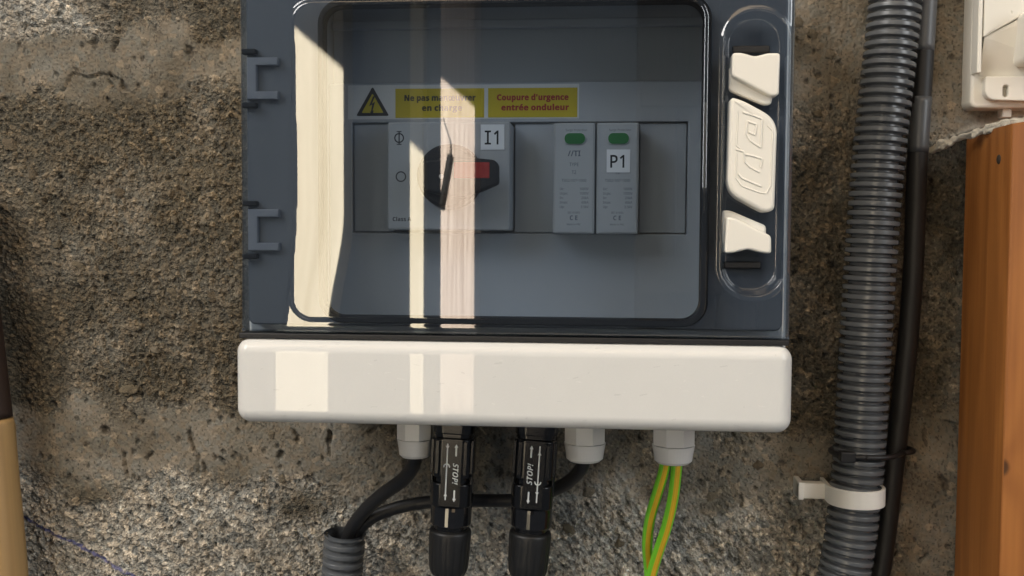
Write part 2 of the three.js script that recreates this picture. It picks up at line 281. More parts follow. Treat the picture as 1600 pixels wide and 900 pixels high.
// ---------------------------------------------------------------- enclosure
const white = P(0.715, 0.705, 0.67, 0.012, { ior: 1.36 });
const whiteIn = M(0.48, 0.5, 0.52, 0.5);
const smoke = P(0.48, 0.53, 0.59, 0.015, { transmission: 1, thickness: 0, ior: 1.76 });
const darkFrame = M(0.19, 0.2, 0.215, 0.4);
const black = M(0.008, 0.008, 0.009, 0.5);
const enclosure = thing('electrical_enclosure', 'white electrical enclosure with smoked transparent door and oval latch panel', 'enclosure', [0, -0.0365, 0]);
const CT = 0.163; // top of the door, above the picture
{
  // base box against the wall and the front housing
  part('base', merge([ext(rrect(-0.1105, 0.1122, -0.0374, 0.165, 0.007), 0.0, 0.056, 0.0022)]), white, enclosure);
  const hs = rrect(-0.1108, 0.1114, -0.0363, 0.1645, 0.0065); hs.holes.push(rrect(-0.082, 0.082, 0.003, 0.16, 0.004, THREE.Path));
  part('housing', ext(hs, 0.0565, 0.092, 0.002), white, enclosure);
  part('lower_panel', (() => {
    // front of the housing under the door, with soft rounded edges
    const g = new RoundedBoxGeometry(0.2222, 0.0345, 0.03, 7, 0.0058); g.translate(0.0003, -0.0191, 0.0949); return g;
  })(), (() => {
    // moulded face with a few scuffs and specks of dirt
    const R2 = rng(77), w = 1024, h = 160, marks = []; for (let i = 0; i < 70; i++) marks.push([R2() * w, R2() * h, (R2() - 0.5) * 26, (R2() - 0.5) * 6, R2() < 0.45 ? -1 : 1, 0.4 + R2()]);
    const t = dataTex(w, h, (i, j, o) => { let v = 1 - 0.03 * fbm(i / 40, j / 40, 3, 801) - 0.02 * vn(i / 1.5, j / 1.5, 811); for (const m of marks) { if (Math.abs(i - m[0]) > 30 || Math.abs(j - m[1]) > 10) continue; const d = segDist(i, j, [m[0] - m[2] / 2, m[1] - m[3] / 2], [m[0] + m[2] / 2, m[1] + m[3] / 2]); if (d < m[5]) v += m[4] > 0 ? -0.1 : 0.06; } o[0] = enc(0.715 * v); o[1] = enc(0.705 * v); o[2] = enc(0.67 * v); }, true);
    return new THREE.MeshPhysicalMaterial({ map: t, roughness: 0.012, ior: 1.36 });
  })(), enclosure);
  part('lid_rim', ext(rrect(-0.1114, 0.1124, -0.0379, -0.0026, 0.0062), 0.082, 0.0955, 0.0015), white, enclosure);
  // inner panel with cut-out for the devices
  const ip = rrect(-0.0815, 0.0815, 0.0035, 0.1058, 0.001); ip.holes.push(rrect(-0.0716, 0.0729, 0.0412, 0.0888, 0.0006, THREE.Path));
  const panel = part('inner_panel', ext(ip, 0.0665, 0.07, 0.0005), whiteIn, enclosure);
  part('upper_panel', bx(-0.0815, 0.0815, 0.1064, 0.1595, 0.058, 0.063, 0.0006), whiteIn, enclosure);
  part('upper_flange', bx(-0.0815, 0.0815, 0.1295, 0.1335, 0.0632, 0.0665, 0.001), whiteIn, enclosure);
  for (const [x0, x1] of [[-0.0712, -0.0536], [-0.0006, 0.0164], [0.0528, 0.0725]]) part('blank_cover', bx(x0, x1, 0.0416, 0.0884, 0.061, 0.0682, 0.0005), whiteIn, enclosure);
  // warning strip on the panel
  const strip = part('label_tape', bx(-0.0733, 0.0268, 0.0903, 0.1049, 0.07, 0.07018, 0.00005), M(0.82, 0.82, 0.8, 0.45), enclosure, 'white tape strip carrying the yellow warnings');
  const tri = (r, cx, cy) => roundPoly([[cx - 0.866 * r, cy - r / 2, r * 0.12], [cx + 0.866 * r, cy - r / 2, r * 0.12], [cx, cy + r, r * 0.12]]);
  const t1 = part('warning_triangle', ext(tri(0.0084, -0.0624, 0.0959), 0.0702, 0.07035), M(0.012, 0.012, 0.012, 0.45), enclosure, 'black edged yellow triangle with lightning bolt');
  part('yellow_face', ext(tri(0.0056, -0.0624, 0.0958), 0.07035, 0.07045), M(0.62, 0.5, 0.01, 0.45), t1);
  const bolt = [[-0.0621, 0.1002], [-0.0639, 0.0959], [-0.0625, 0.0966], [-0.0631, 0.0935], [-0.0637, 0.0936], [-0.0624, 0.0921], [-0.0619, 0.0941], [-0.0624, 0.0939], [-0.0613, 0.0978], [-0.0627, 0.0969], [-0.0613, 0.1001]];
  part('lightning_bolt', ext(new THREE.Shape(bolt.map(v => new THREE.Vector2(...v))), 0.07045, 0.07055), M(0.012, 0.012, 0.012, 0.45), t1);
  const yellow = '#d6be06', F = 'bold 100px sans-serif';
  const label = (x0, x1, lines, col) => {
    const mat = canvasMat(768, 244, (c, w, h) => { c.fillStyle = yellow; c.fillRect(0, 0, w, h); c.fillStyle = col; c.textAlign = 'center'; c.textBaseline = 'middle'; c.font = 'bold 74px sans-serif'; lines.forEach((t, i) => { const m = c.measureText(t).width; const s = Math.min(1, 620 / m); c.save(); c.translate(w / 2 + (i ? 20 : 0), 78 + i * 84); c.scale(s, 0.9); c.fillText(t, 0, 0); c.strokeStyle = col; c.lineWidth = 4; c.strokeText(t, 0, 0); c.restore(); }); }, 0.45);
    const m = part('warning_label', sheet(x0, x1, 0.0908, 0.1033, 0.0703), mat, enclosure); return m;
  };
  label(-0.0524, -0.0138, ['Ne pas manœuvrer', 'en charge'], '#15130a').userData.label = 'yellow label with black French text';
  label(-0.0121, 0.0261, ["Coupure d'urgence", 'entrée onduleur'], '#a3160d').userData.label = 'yellow label with red French text';

  // dark frame, and a black ring added to darken the window edge
  const fr = rrect(-0.1085, 0.1085, 0.003, CT - 0.002, 0.003); fr.holes.push(rrect(-0.0762, 0.0785, 0.006, 0.1335, 0.009, THREE.Path));
  part('front_frame', ext(fr, 0.0925, 0.0985, 0.0008), darkFrame, enclosure);
  const gk = rrect(-0.0765, 0.0785, 0.0048, 0.1338, 0.01); gk.holes.push(rrect(-0.0742, 0.0754, 0.0078, 0.1308, 0.0072, THREE.Path));
  part('edge_dark_ring', ext(gk, 0.1, 0.1068, 0.0005), black, enclosure, 'black rounded ring added to darken the window edge');
  // hinge knuckles seen through the door
  for (const y of [0.1035, 0.042]) {
    const C = new THREE.Shape([[-0.1075, y - 0.0085], [-0.0945, y - 0.0085], [-0.0945, y - 0.0052], [-0.1035, y - 0.0052], [-0.1035, y + 0.0052], [-0.0945, y + 0.0052], [-0.0945, y + 0.0085], [-0.1075, y + 0.0085]].map(v => new THREE.Vector2(...v)));
    part('hinge', ext(C, 0.0982, 0.1012, 0.0006), M(0.33, 0.34, 0.36, 0.6), enclosure);
    for (const s of [-1, 1]) part('hinge_slot', bx(-0.1096, -0.1035, y + s * 0.0108 - 0.0011, y + s * 0.0108 + 0.0011, 0.0985, 0.102, 0.0006), black, enclosure);
  }
  part('gap_shade_strip', bx(-0.1095, 0.1098, -0.0019, 0.0003, 0.092, 0.1072, 0.0005), black, enclosure, 'black strip standing in for the dark gap under the door');  // black strip put in for the dark gap below the door
}
// the smoked door: one moulded sheet with a raised window and a sunk latch pocket
const sdRR = (x, y, x0, x1, y0, y1, r) => { const qx = Math.abs(x - (x0 + x1) / 2) - (x1 - x0) / 2 + r, qy = Math.abs(y - (y0 + y1) / 2) - (y1 - y0) / 2 + r; return Math.hypot(Math.max(qx, 0), Math.max(qy, 0)) + Math.min(Math.max(qx, qy), 0) - r; };
function doorZ(x, y) {
  let z = 0.1085;
  // hinge side lies lower behind a slightly bowed ridge
  const rx = -0.0852 - (y < 0.06 ? 0.0056 * ((0.06 - y) / 0.06) ** 2 : 0.002 * ((y - 0.06) / 0.1) ** 2), d = x - rx;
  z -= 0.0022 * (1 - sst(-0.0022, 0.0004, d)); if (d < -0.001) z -= 0.1 * (-0.001 - d);
  if (x < -0.056) { const u = -0.056 - x, t = Math.min(1, u / 0.006); z -= 0.0094 * sst(0, 0.05, y) * (u - 0.006 * (t - t * t / 2)); } // hinge side of the door bows back very slightly
  // raised window
  const w = sdRR(x, y, -0.0872, 0.0762, 0.0062, 0.1325, 0.009);
  z += 0.0012 * (1 - sst(-0.0009, 0.0009, w));
  // latch pocket
  const p = sdRR(x, y, 0.0838, 0.1066, 0.0182, 0.1258, 0.0108);
  z -= 0.0068 * (1 - sst(-0.0014, 0.0008, p)); z += 0.0007 * (1 - sst(0, 0.0012, Math.abs(p - 0.0012)));
  // rolled outer edge
  const e = -sdRR(x, y, -0.11, 0.11, 0.0005, CT, 0.003);
  const r = 0.003; if (e < r) z -= r - Math.sqrt(Math.max(0, r * r - (r - e) * (r - e)));
  return z;
}
{
  const x0 = -0.11, x1 = 0.11, y0 = 0.0005, y1 = CT, st = 0.0005, nx = Math.round((x1 - x0) / st), ny = Math.round((y1 - y0) / st), pos = [], uv = [], idx = [];
  // edge columns pulled in so that the rolled edge is resolved
  const ease = (i, n, a, b) => a + (b - a) * i / n;
  for (let j = 0; j <= ny; j++) for (let i = 0; i <= nx; i++) {
    const x = ease(i, nx, x0, x1), y = ease(j, ny, y0, y1), k = j * (nx + 1) + i; pos.push(x, y, doorZ(x, y)); uv.push(i / nx, j / ny);
    if (i < nx && j < ny) idx.push(k, k + 1, k + nx + 1, k + 1, k + nx + 2, k + nx + 1);
  }
  // skirt back to the housing
  const ring = []; for (let i = 0; i < nx; i++) ring.push(i); for (let j = 0; j < ny; j++) ring.push(j * (nx + 1) + nx); for (let i = nx; i > 0; i--) ring.push(ny * (nx + 1) + i); for (let j = ny; j > 0; j--) ring.push(j * (nx + 1));
  const k0 = pos.length / 3; ring.forEach(q => { pos.push(pos[q * 3], pos[q * 3 + 1], 0.0925); uv.push(0, 0); });
  ring.forEach((q, i) => { const i2 = (i + 1) % ring.length, q2 = ring[i2]; idx.push(q, k0 + i, k0 + i2, q, k0 + i2, q2); });
  const g = new THREE.BufferGeometry(); g.setAttribute('position', new THREE.Float32BufferAttribute(pos, 3)); g.setAttribute('uv', new THREE.Float32BufferAttribute(uv, 2)); g.setIndex(idx); g.computeVertexNormals();
  const door = part('door', g, smoke, enclosure, 'smoked transparent door with raised window');

  // latches and logo plate in the pocket
  const cream = P(0.8, 0.765, 0.68, 0.3, { ior: 1.4 }), fx = px => 0.0853 + (px - 1140) * 0.000244, fy = py => 0.0926 - (py - 155) * 0.000246;
  const poly = (l, r) => roundPoly(l.map(([a, b, q]) => [fx(a), fy(b), q ?? r]));
  const up = part('latch', ext(poly([[1143, 82], [1158, 82], [1178, 88], [1198, 83], [1217, 83], [1216, 148], [1205, 150], [1143, 118]], 0.0014), 0.1015, 0.1092, 0.0009), cream, door, 'upper cream latch with scooped top edge');
  part('latch_step', ext(poly([[1141, 100], [1212, 110], [1208, 160], [1196, 161], [1141, 138]], 0.0014), 0.1012, 0.1048, 0.001), cream, up);
  const lo = part('latch', ext(poly([[1138, 336], [1150, 338], [1208, 366], [1209, 394], [1196, 393], [1172, 387], [1150, 393], [1136, 394]], 0.0014), 0.1015, 0.1092, 0.0009), cream, door, 'lower cream latch with scooped bottom edge');
  part('latch_step', ext(poly([[1134, 326], [1146, 326], [1203, 350], [1203, 382], [1135, 380]], 0.0014), 0.1012, 0.1048, 0.001), cream, lo);
  const plate = part('logo_plate', ext(poly([[1140, 151, 0.0022], [1160, 157, 0.003], [1213, 186, 0.006], [1211, 326, 0.0025], [1196, 331, 0.003], [1138, 300, 0.0055]], 0.003), 0.1015, 0.1118, 0.0014), cream, door, 'cream plate with raised letters ide reading upwards');
  const zp = (l, z) => l.map(([a, b]) => [fx(1120 + a / 4.39), fy(140 + b / 4.39), z]);
  const stroke = (l, r = 0.00042) => { const cv = new THREE.CurvePath(), q = zp(l, 0.1118).map(v => new THREE.Vector3(...v)); for (let i = 0; i + 1 < q.length; i++) cv.add(new THREE.LineCurve3(q[i], q[i + 1])); const g2 = new THREE.TubeGeometry(cv, l.length * 10, r, 8); return g2; };
  part('letter_i', stroke([[150, 575], [172, 600], [235, 628], [305, 657]]), cream, plate);
  part('letter_d', stroke([[130, 405], [183, 422], [192, 490], [225, 525], [290, 560]]), cream, plate);
  part('letter_d_bowl', stroke([[192, 440], [245, 450], [305, 470], [300, 530]]), cream, plate);
  part('letter_e', stroke([[172, 155], [235, 175], [302, 200], [298, 395], [222, 345], [196, 300], [203, 215], [265, 238], [258, 310], [215, 290]]), cream, plate);
  part('raised_border', stroke([[140, 150], [132, 380], [160, 400]], 0.0003), cream, plate);
  part('raised_border', stroke([[340, 245], [375, 280], [368, 650], [340, 705], [300, 700], [175, 655], [132, 600], [135, 430]], 0.0003), cream, plate);
  for (const [a, b, c, d] of [[1146, 1206, 66, 78], [1138, 1198, 407, 419]]) part('slot', bx(fx(a), fx(b), fy(d), fy(c), 0.1006, 0.1024, 0.0009), black, door);
}

// ---------------------------------------------------------------- devices behind the door
{
  const grey = M(0.45, 0.46, 0.46, 0.45), ink = '#20242a';
  const sw = thing('rotary_isolator', 'grey rotary isolator switch with black knob and red mark behind the smoked door', 'switch', [-0.027, 0.0422, 0.062]);
  part('body', bx(-0.0528, -0.0012, 0.0424, 0.0875, 0.0606, 0.085, 0.0009), grey, sw);
  part('face_print', sheet(-0.0518, -0.038, 0.0435, 0.0864, 0.0852), canvasMat(256, 800, (c, w, h) => {
    c.fillStyle = '#b4b7b8'; c.fillRect(0, 0, w, h); c.strokeStyle = ink; c.lineWidth = 9; c.lineCap = 'round';
    c.beginPath(); c.arc(74, 105, 34, 0, 7); c.stroke(); c.beginPath(); c.moveTo(74, 56); c.lineTo(74, 154); c.stroke(); c.lineWidth = 7; c.beginPath(); c.moveTo(58, 56); c.lineTo(90, 56); c.moveTo(58, 154); c.lineTo(90, 154); c.stroke();
    c.lineWidth = 9; c.beginPath(); c.arc(88, 405, 37, 0, 7); c.stroke();
    c.fillStyle = ink; c.font = 'bold 44px sans-serif'; c.fillText('Class A', 20, 752, 180);
  }, 0.45), sw);
  // round knob with a tapering grip pointing right
  const kx = -0.0258, ky = 0.0645;
  const kn = part('knob', lathe([[0.0001, 0], [0.0134, 0], [0.0136, 0.001], [0.013, 0.0075], [0.0118, 0.0085], [0.0001, 0.0086]], 0, 0, 0, 48).rotateX(Math.PI / 2).translate(kx, ky, 0.0853), M(0.009, 0.009, 0.01, 0.6), sw);
  const grip = roundPoly([[kx - 0.0105, ky + 0.0062, 0.002], [kx + 0.006, ky + 0.0075, 0.004], [kx + 0.0195, ky + 0.0062, 0.002], [kx + 0.0212, ky + 0.004, 0.001], [kx + 0.0212, ky - 0.0035, 0.001], [kx + 0.014, ky - 0.0068, 0.003], [kx + 0.004, ky - 0.0095, 0.004], [kx - 0.0105, ky - 0.0062, 0.002]]);
  const gp = part('grip', ext(grip, 0.0938, 0.0985, 0.0012), M(0.009, 0.009, 0.01, 0.6), sw);
  part('red_insert', bx(kx + 0.003, kx + 0.0175, ky - 0.0012, ky + 0.0052, 0.098, 0.0987, 0.0003), M(0.42, 0.02, 0.015, 0.4), gp);
  part('screw', new THREE.CylinderGeometry(0.001, 0.001, 0.0006, 16).rotateX(Math.PI / 2).translate(kx - 0.002, ky - 0.0005, 0.0987), M(0.5, 0.5, 0.5, 0.3, { metalness: 0.8 }), gp);
  const tag = (name, x0, x1, y0, y1, z, txt, parent) => part(name, sheet(x0, x1, y0, y1, z), canvasMat(256, 256, (c, w, h) => {
    c.fillStyle = '#f4f5f6'; c.fillRect(0, 0, w, h); c.fillStyle = '#07080a'; c.font = 'bold 190px monospace'; c.textAlign = 'center'; c.textBaseline = 'middle'; c.fillText(txt, w / 2, h / 2 + 6, 200);
  }, 0.45), parent);
  tag('name_tag', -0.0135, -0.0036, 0.0758, 0.0862, 0.0853, 'I1', sw).userData.label = 'white tag reading I1';

  const spdPrint = (two) => canvasMat(384, 1024, (c, w, h) => {
    c.fillStyle = '#b6b9ba'; c.fillRect(0, 0, w, h); c.fillStyle = '#5c6672'; c.textAlign = 'center';
    c.font = '30px sans-serif'; c.fillText('Surge Protection', w / 2 + 20, 62, 250);
    c.font = 'bold 76px sans-serif'; if (!two) c.fillText('//TI', w / 2, 300); c.font = '46px sans-serif';
    if (!two) { c.fillText('TYPE', w / 2, 395); c.fillText('T2', w / 2, 470); } else c.fillText('T2', w / 2, 470);
    c.font = '38px sans-serif'; c.fillText('TSG2-507-1000', w / 2, 545, 300);
    c.textAlign = 'left'; c.font = '34px sans-serif';
    [['Uc:', '1000V'], ['Ucpv:', '1000V'], ['In:', '20kA'], ['Imax:', '40kA'], ['Up:', '3.5kV']].forEach(([a, b], i) => { c.textAlign = 'left'; c.fillText(a, 44, 625 + i * 43); c.textAlign = 'right'; c.fillText(b, w - 40, 625 + i * 43); });
    c.textAlign = 'center'; c.font = '28px sans-serif'; c.fillText('IEC 61643', w / 2, 850); c.font = 'bold 60px sans-serif'; c.fillText('C E', w / 2, 912); c.font = '26px sans-serif'; c.fillText('Made in PRC', w / 2, 962);
  }, 0.45);
  [[0.0168, 0.0339, 'surge protection module with bare face, left one beside the gap'], [0.0346, 0.0519, 'surge protection module carrying the white P1 tag']].forEach(([x0, x1, lab], i) => {
    const t = thing('surge_protector', lab, 'surge protector', [(x0 + x1) / 2, 0.041, 0.062], 'surge protection modules behind the smoked door');
    part('body', bx(x0, x1, 0.0411, 0.0868, 0.0606, 0.085, 0.0008), grey, t);
    part('face_print', sheet(x0 + 0.0009, x1 - 0.0009, 0.042, 0.086, 0.0852), spdPrint(i === 1), t);
    const cx = (x0 + x1) / 2 + 0.0002, wf = part('window_frame', ext(rrect(cx - 0.0046, cx + 0.0046, 0.0778, 0.0828, 0.0024), 0.0852, 0.0856, 0.0001), M(0.5, 0.52, 0.53, 0.4), t);
    part('status_window', ext(rrect(cx - 0.0042, cx + 0.0042, 0.0781, 0.0825, 0.0021), 0.0856, 0.0859), M(0.012, 0.17, 0.035, 0.35), wf, 'green status window');
    if (i) tag('name_tag', 0.0387, 0.0483, 0.0664, 0.0758, 0.0855, 'P1', t).userData.label = 'white tag reading P1';
  });
}

// ---------------------------------------------------------------- cable glands under the box
const glandMat = P(0.74, 0.735, 0.71, 0.25, { ior: 1.4 });
function gland(x, z, r, label, y0 = -0.0376, yb = -0.0595) {
  const hx = new THREE.CylinderGeometry(r * 1.02, r * 1.02, 0.001, 8); // flange against the box
  const g = part('cable_gland', merge([toCreasedNormals(new THREE.CylinderGeometry(r, r, 0.0135, 8).rotateY(0.39).translate(x, y0 - 0.0068, z), 0.3)]), glandMat, enclosure, label);
  part('dome_nut', lathe([[0.0032, yb - y0 + 0.002], [0.0035, yb - y0], [r * 0.72, yb - y0], [r * 0.86, yb - y0 + 0.0012], [r * 0.9, yb - y0 + 0.004], [r * 0.98, y0 * 0 - 0.0138], [r * 0.6, -0.0136]].map(([a, b]) => [a, b]), x, y0, z, 40), glandMat, g);
}
gland(-0.0459, 0.058, 0.0083, 'white cable gland beside the black connector');
gland(0.0304, 0.058, 0.0095, 'white cable gland between the connector and the earth wires');
gland(0.0694, 0.058, 0.0096, 'white cable gland holding the green yellow wires');

// ---------------------------------------------------------------- black plug connectors
const plug = M(0.006, 0.006, 0.0065, 0.2), plugRough = M(0.009, 0.009, 0.009, 0.45), plugGloss = P(0.007, 0.007, 0.008, 0.1, { ior: 1.6 });
function connector(x, tilt, flip, label) {
  const t = thing('plug_connector', label, 'connector', [x, -0.038, 0.062], 'black plug connectors hanging under the enclosure');
  const at = (g) => g.translate(x, -0.038, 0.062);
  const sq = (w, d, r) => rrect(-w / 2, w / 2, -d / 2, d / 2, r);
  const block = (w, d, r, yTop, yBot, bev = 0.0006) => { const g = ext(sq(w, d, r), 0, yTop - yBot, bev, 10); g.rotateX(Math.PI / 2); g.translate(0, yTop, 0); return g; };
  const up = part('socket_body', at(merge([block(0.0186, 0.0172, 0.0055, 0.0004, -0.0088), block(0.017, 0.016, 0.005, -0.0088, -0.0104, 0.0001), block(0.0186, 0.0172, 0.0055, -0.0104, -0.0285, 0.0012), block(0.0155, 0.015, 0.005, -0.0285, -0.0305, 0.0001)])), plug, t);
  for (const s of [-1, 1]) { part('rib', at(bx(s * 0.0062 - 0.001, s * 0.0062 + 0.001, -0.0265, -0.0115, 0.008, 0.0091, 0.0004)), plug, up); part('rib', at(bx(s * 0.0088 - 0.0008, s * 0.0088 + 0.0008, -0.0265, -0.0115, 0.002, 0.0062, 0.0004)), plug, up); part('catch', at(bx(s * 0.0088 - 0.0006, s * 0.0088 + 0.0006, -0.036, -0.0275, 0.001, 0.005, 0.0004)), plug, up); }
  part('plug_body', at(merge([block(0.0184, 0.0172, 0.0052, -0.0305, -0.0415, 0.001)])), plug, t);
  part('collar', at(lathe([[0.006, -0.0508], [0.0086, -0.0506], [0.0091, -0.0498], [0.0092, -0.043], [0.0088, -0.0416], [0.006, -0.0415]], 0, 0, 0)), plugGloss, t);
  part('neck', at(lathe([[0.006, -0.0545], [0.0074, -0.0545], [0.0076, -0.0505], [0.006, -0.0503]], 0, 0, 0)), plug, t);
  const nut = (() => { // fluted nut
    const pos = [], idx = [], N = 96, prof = [[0.0074, -0.0526], [0.009, -0.0529], [0.0094, -0.054], [0.0094, -0.0565], [0.0091, -0.066], [0.0087, -0.0705], [0.0077, -0.073], [0.0058, -0.074], [0.003, -0.0741]];
    prof.forEach(([r, y], i) => { for (let j = 0; j <= N; j++) { const a = j / N * Math.PI * 2, f = i > 3 && i < 7 ? 1 - 0.05 * Math.max(0, Math.cos(a * 16)) ** 2 : 1; pos.push(Math.sin(a) * r * f, y, Math.cos(a) * r * f); if (i + 1 < prof.length && j < N) { const k = i * (N + 1) + j; idx.push(k, k + N + 1, k + 1, k + 1, k + N + 1, k + N + 2); } } });
    const g = new THREE.BufferGeometry(); g.setAttribute('position', new THREE.Float32BufferAttribute(pos, 3)); g.setAttribute('uv', new THREE.Float32BufferAttribute(new Array(pos.length / 3 * 2).fill(0), 2)); g.setIndex(idx); g.computeVertexNormals(); return g;
  })();
  part('nut', at(nut), plugRough, t);
  part('cable', at(tube([[0, -0.074, 0], [0, -0.1, 0], [0.001, -0.14, -0.004]], 0.003)), plugRough, t);
  part('marking', at(sheet(-0.004, 0.0046, -0.0405, -0.0108, 0.00885)), canvasMat(232, 800, (c, w, h) => {
    c.fillStyle = '#0d0d0e'; c.fillRect(0, 0, w, h); c.strokeStyle = c.fillStyle = '#d9dbd8'; c.lineWidth = 16; c.lineCap = 'round';
    const arrow = (x, y, d) => { c.beginPath(); c.moveTo(x - 22, y + d * 40); c.lineTo(x, y); c.lineTo(x + 22, y + d * 40); c.closePath(); c.fill(); };
    const lx = flip ? 168 : 60, tx = flip ? 70 : 165;
    c.beginPath(); c.moveTo(lx, 60); c.lineTo(lx, 720); c.stroke(); arrow(lx, 120, flip ? 1 : -1); arrow(lx, 640, flip ? -1 : 1);
    c.lineWidth = 14; c.beginPath(); const k = flip ? 480 : 330; c.arc(lx, k, 34, flip ? 0 : Math.PI, flip ? Math.PI : 0); c.stroke();
    c.lineWidth = 20; c.beginPath(); c.moveTo(tx, 80); c.lineTo(tx, 190); c.moveTo(tx, 610); c.lineTo(tx, 720); c.stroke(); arrow(tx, 55, 1); arrow(tx, 745, -1);
    c.save(); c.translate(tx, 400); c.rotate(flip ? -Math.PI / 2 : Math.PI / 2); c.font = 'italic bold 92px sans-serif'; c.textAlign = 'center'; c.textBaseline = 'middle'; c.fillText('STOP!', 0, 0); c.restore();
  }, 0.2), up, 'white printed arrows and STOP lettering');
  t.rotation.z = tilt; t.rotation.order = 'ZYX'; return t;
}
connector(-0.0268, -2.6 * D2R, false, 'black plug connector beside the left gland, lettering reading downwards');
connector(0.0098, -3.4 * D2R, true, 'black plug connector in the middle, lettering reading upwards');

// ---------------------------------------------------------------- cables, wires
const cableMat = M(0.011, 0.011, 0.012, 0.5);
single('power_cable', tube([[-0.0459, -0.056, 0.058], [-0.0466, -0.0625, 0.0565], [-0.052, -0.071, 0.051], [-0.0645, -0.0815, 0.042], [-0.0755, -0.0925, 0.034], [-0.0845, -0.1065, 0.027], [-0.0865, -0.13, 0.025], [-0.087, -0.16, 0.025]], 0.0033), cableMat, 'black cable dropping from the left gland into the small grey conduit', 'cable', [-0.087, -0.16, 0.025]);
single('power_cable', tube([[0.0304, -0.056, 0.058], [0.0296, -0.062, 0.056], [0.0225, -0.0725, 0.046], [0.009, -0.0815, 0.034], [-0.004, -0.0855, 0.03], [-0.022, -0.0868, 0.028], [-0.044, -0.0882, 0.0275], [-0.06, -0.0915, 0.027], [-0.0735, -0.0975, 0.026], [-0.0815, -0.1065, 0.0245], [-0.0838, -0.122, 0.022], [-0.084, -0.16, 0.022]], 0.0031), cableMat, 'black cable sweeping behind both connectors into the small grey conduit', 'cable', [-0.084, -0.16, 0.022]);
function earthWire(pts, label, turn) {
  // green insulation with a yellow stripe wound along it
  const c = new THREE.CatmullRomCurve3(pts.map(p => new THREE.Vector3(...p)), false, 'centripetal');
  const t = dataTex(128, 64, (i, j, o) => { const a = ((i / 128 + turn) % 1 + 1) % 1, s = a < 0.15 ? 1 : 0, n = 0.9 + 0.2 * vn(i / 3, j / 3, 700); o[0] = enc((s ? 0.68 : 0.19) * n); o[1] = enc((s ? 0.42 : 0.62) * n); o[2] = enc((s ? 0.02 : 0.03) * n); }, true);
  t.wrapS = t.wrapT = THREE.RepeatWrapping;
  single('earth_wire', sweep(pts, () => 0.00245, 0.002, 24), new THREE.MeshStandardMaterial({ map: t, roughness: 0.4 }), label, 'wire', pts[pts.length - 1], 'green and yellow earth wires');
}
earthWire([[0.0662, -0.056, 0.0575], [0.0657, -0.062, 0.057], [0.0632, -0.073, 0.054], [0.0602, -0.087, 0.048], [0.0592, -0.1, 0.043], [0.0605, -0.115, 0.036], [0.062, -0.135, 0.034], [0.064, -0.17, 0.034]], 'green earth wire bowing left under the right gland', 0.6);
earthWire([[0.0712, -0.056, 0.0585], [0.0708, -0.063, 0.058], [0.0698, -0.075, 0.056], [0.0675, -0.089, 0.052], [0.0645, -0.101, 0.048], [0.0617, -0.1125, 0.0445], [0.0585, -0.13, 0.04], [0.055, -0.17, 0.036]], 'green earth wire showing its yellow stripe, hanging straighter', 0.36);

// ---------------------------------------------------------------- corrugated conduits, pipe, clip, tie
const conduitMat = P(0.1, 0.106, 0.112, 0.27, { ior: 1.55, bumpMap: fineBump, bumpScale: 0.00003 });
const corr = (R, pitch, depth) => s => { const t = (((s + 0.0011 * vn(s * 55, 1, 820)) / pitch) % 1 + 1) % 1; return R - depth * (1 - sst(0.0, 0.1, t) * (1 - sst(0.6, 0.7, t))); };
single('corrugated_conduit', sweep([[0.1765, 0.3, 0.018], [0.1745, 0.21, 0.0185], [0.17, 0.14, 0.019], [0.1645, 0.076, 0.0195], [0.1615, 0.0166, 0.0195], [0.16, -0.0285, 0.0195], [0.159, -0.0575, 0.0195], [0.1575, -0.08, 0.0195], [0.1525, -0.1195, 0.021], [0.138, -0.16, 0.024], [0.12, -0.2, 0.028]], corr(0.012, 0.00428, 0.0026), 0.00033, 40, false), conduitMat, 'thick dark grey corrugated conduit running down right of the enclosure', 'conduit', [0.16, -0.2, 0.02]);
{
  const outer = sweep([[-0.0865, -0.1055, 0.0255], [-0.0876, -0.118, 0.025], [-0.0886, -0.13, 0.0245], [-0.091, -0.16, 0.024], [-0.094, -0.2, 0.024]], corr(0.0101, 0.0043, 0.002), 0.00033, 40, false);
  const inner = sweep([[-0.0865, -0.1055, 0.0255], [-0.0876, -0.118, 0.025], [-0.0886, -0.13, 0.0245], [-0.091, -0.16, 0.024], [-0.094, -0.2, 0.024]], () => 0.0081, 0.004, 40, false);
  single('corrugated_conduit', merge([outer, inner]), conduitMat, 'short grey corrugated conduit with open end taking both black cables', 'conduit', [-0.09, -0.2, 0.024]);
}
{
  const p = thing('smooth_pipe', 'smooth black pipe behind the thick corrugated conduit', 'pipe', [0.18, -0.2, 0.01]);
  part('pipe', tube([[0.19090, 0.3, 0.0075], [0.18940, 0.2, 0.0075], [0.18720, 0.13, 0.008], [0.18540, 0.0768, 0.0085], [0.18460, 0.0165, 0.008], [0.18090, -0.04, 0.008], [0.17790, -0.07, 0.009], [0.17260, -0.12, 0.01], [0.16340, -0.16, 0.012], [0.14840, -0.2, 0.014]], 0.0047, 0.004, 28), P(0.014, 0.014, 0.015, 0.5, { ior: 1.45 }), p);
  part('lit_stretch', tube([[0.19090, 0.3, 0.0075], [0.18940, 0.2, 0.0075], [0.18775, 0.1475, 0.0078], [0.18710, 0.128, 0.008]], 0.0048, 0.003, 28), P(0.09, 0.094, 0.1, 0.4, { ior: 1.5 }), p, 'lit stretch at the top painted paler grey');  // light on the pipe painted as paler grey stretches over it
  part('lit_stretch', tube([[0.18650, 0.1065, 0.0083], [0.18590, 0.092, 0.0084], [0.18555, 0.0805, 0.0085]], 0.0048, 0.003, 28), P(0.075, 0.08, 0.086, 0.35, { ior: 1.5 }), p, 'short lit stretch above the ledge painted paler grey');
}
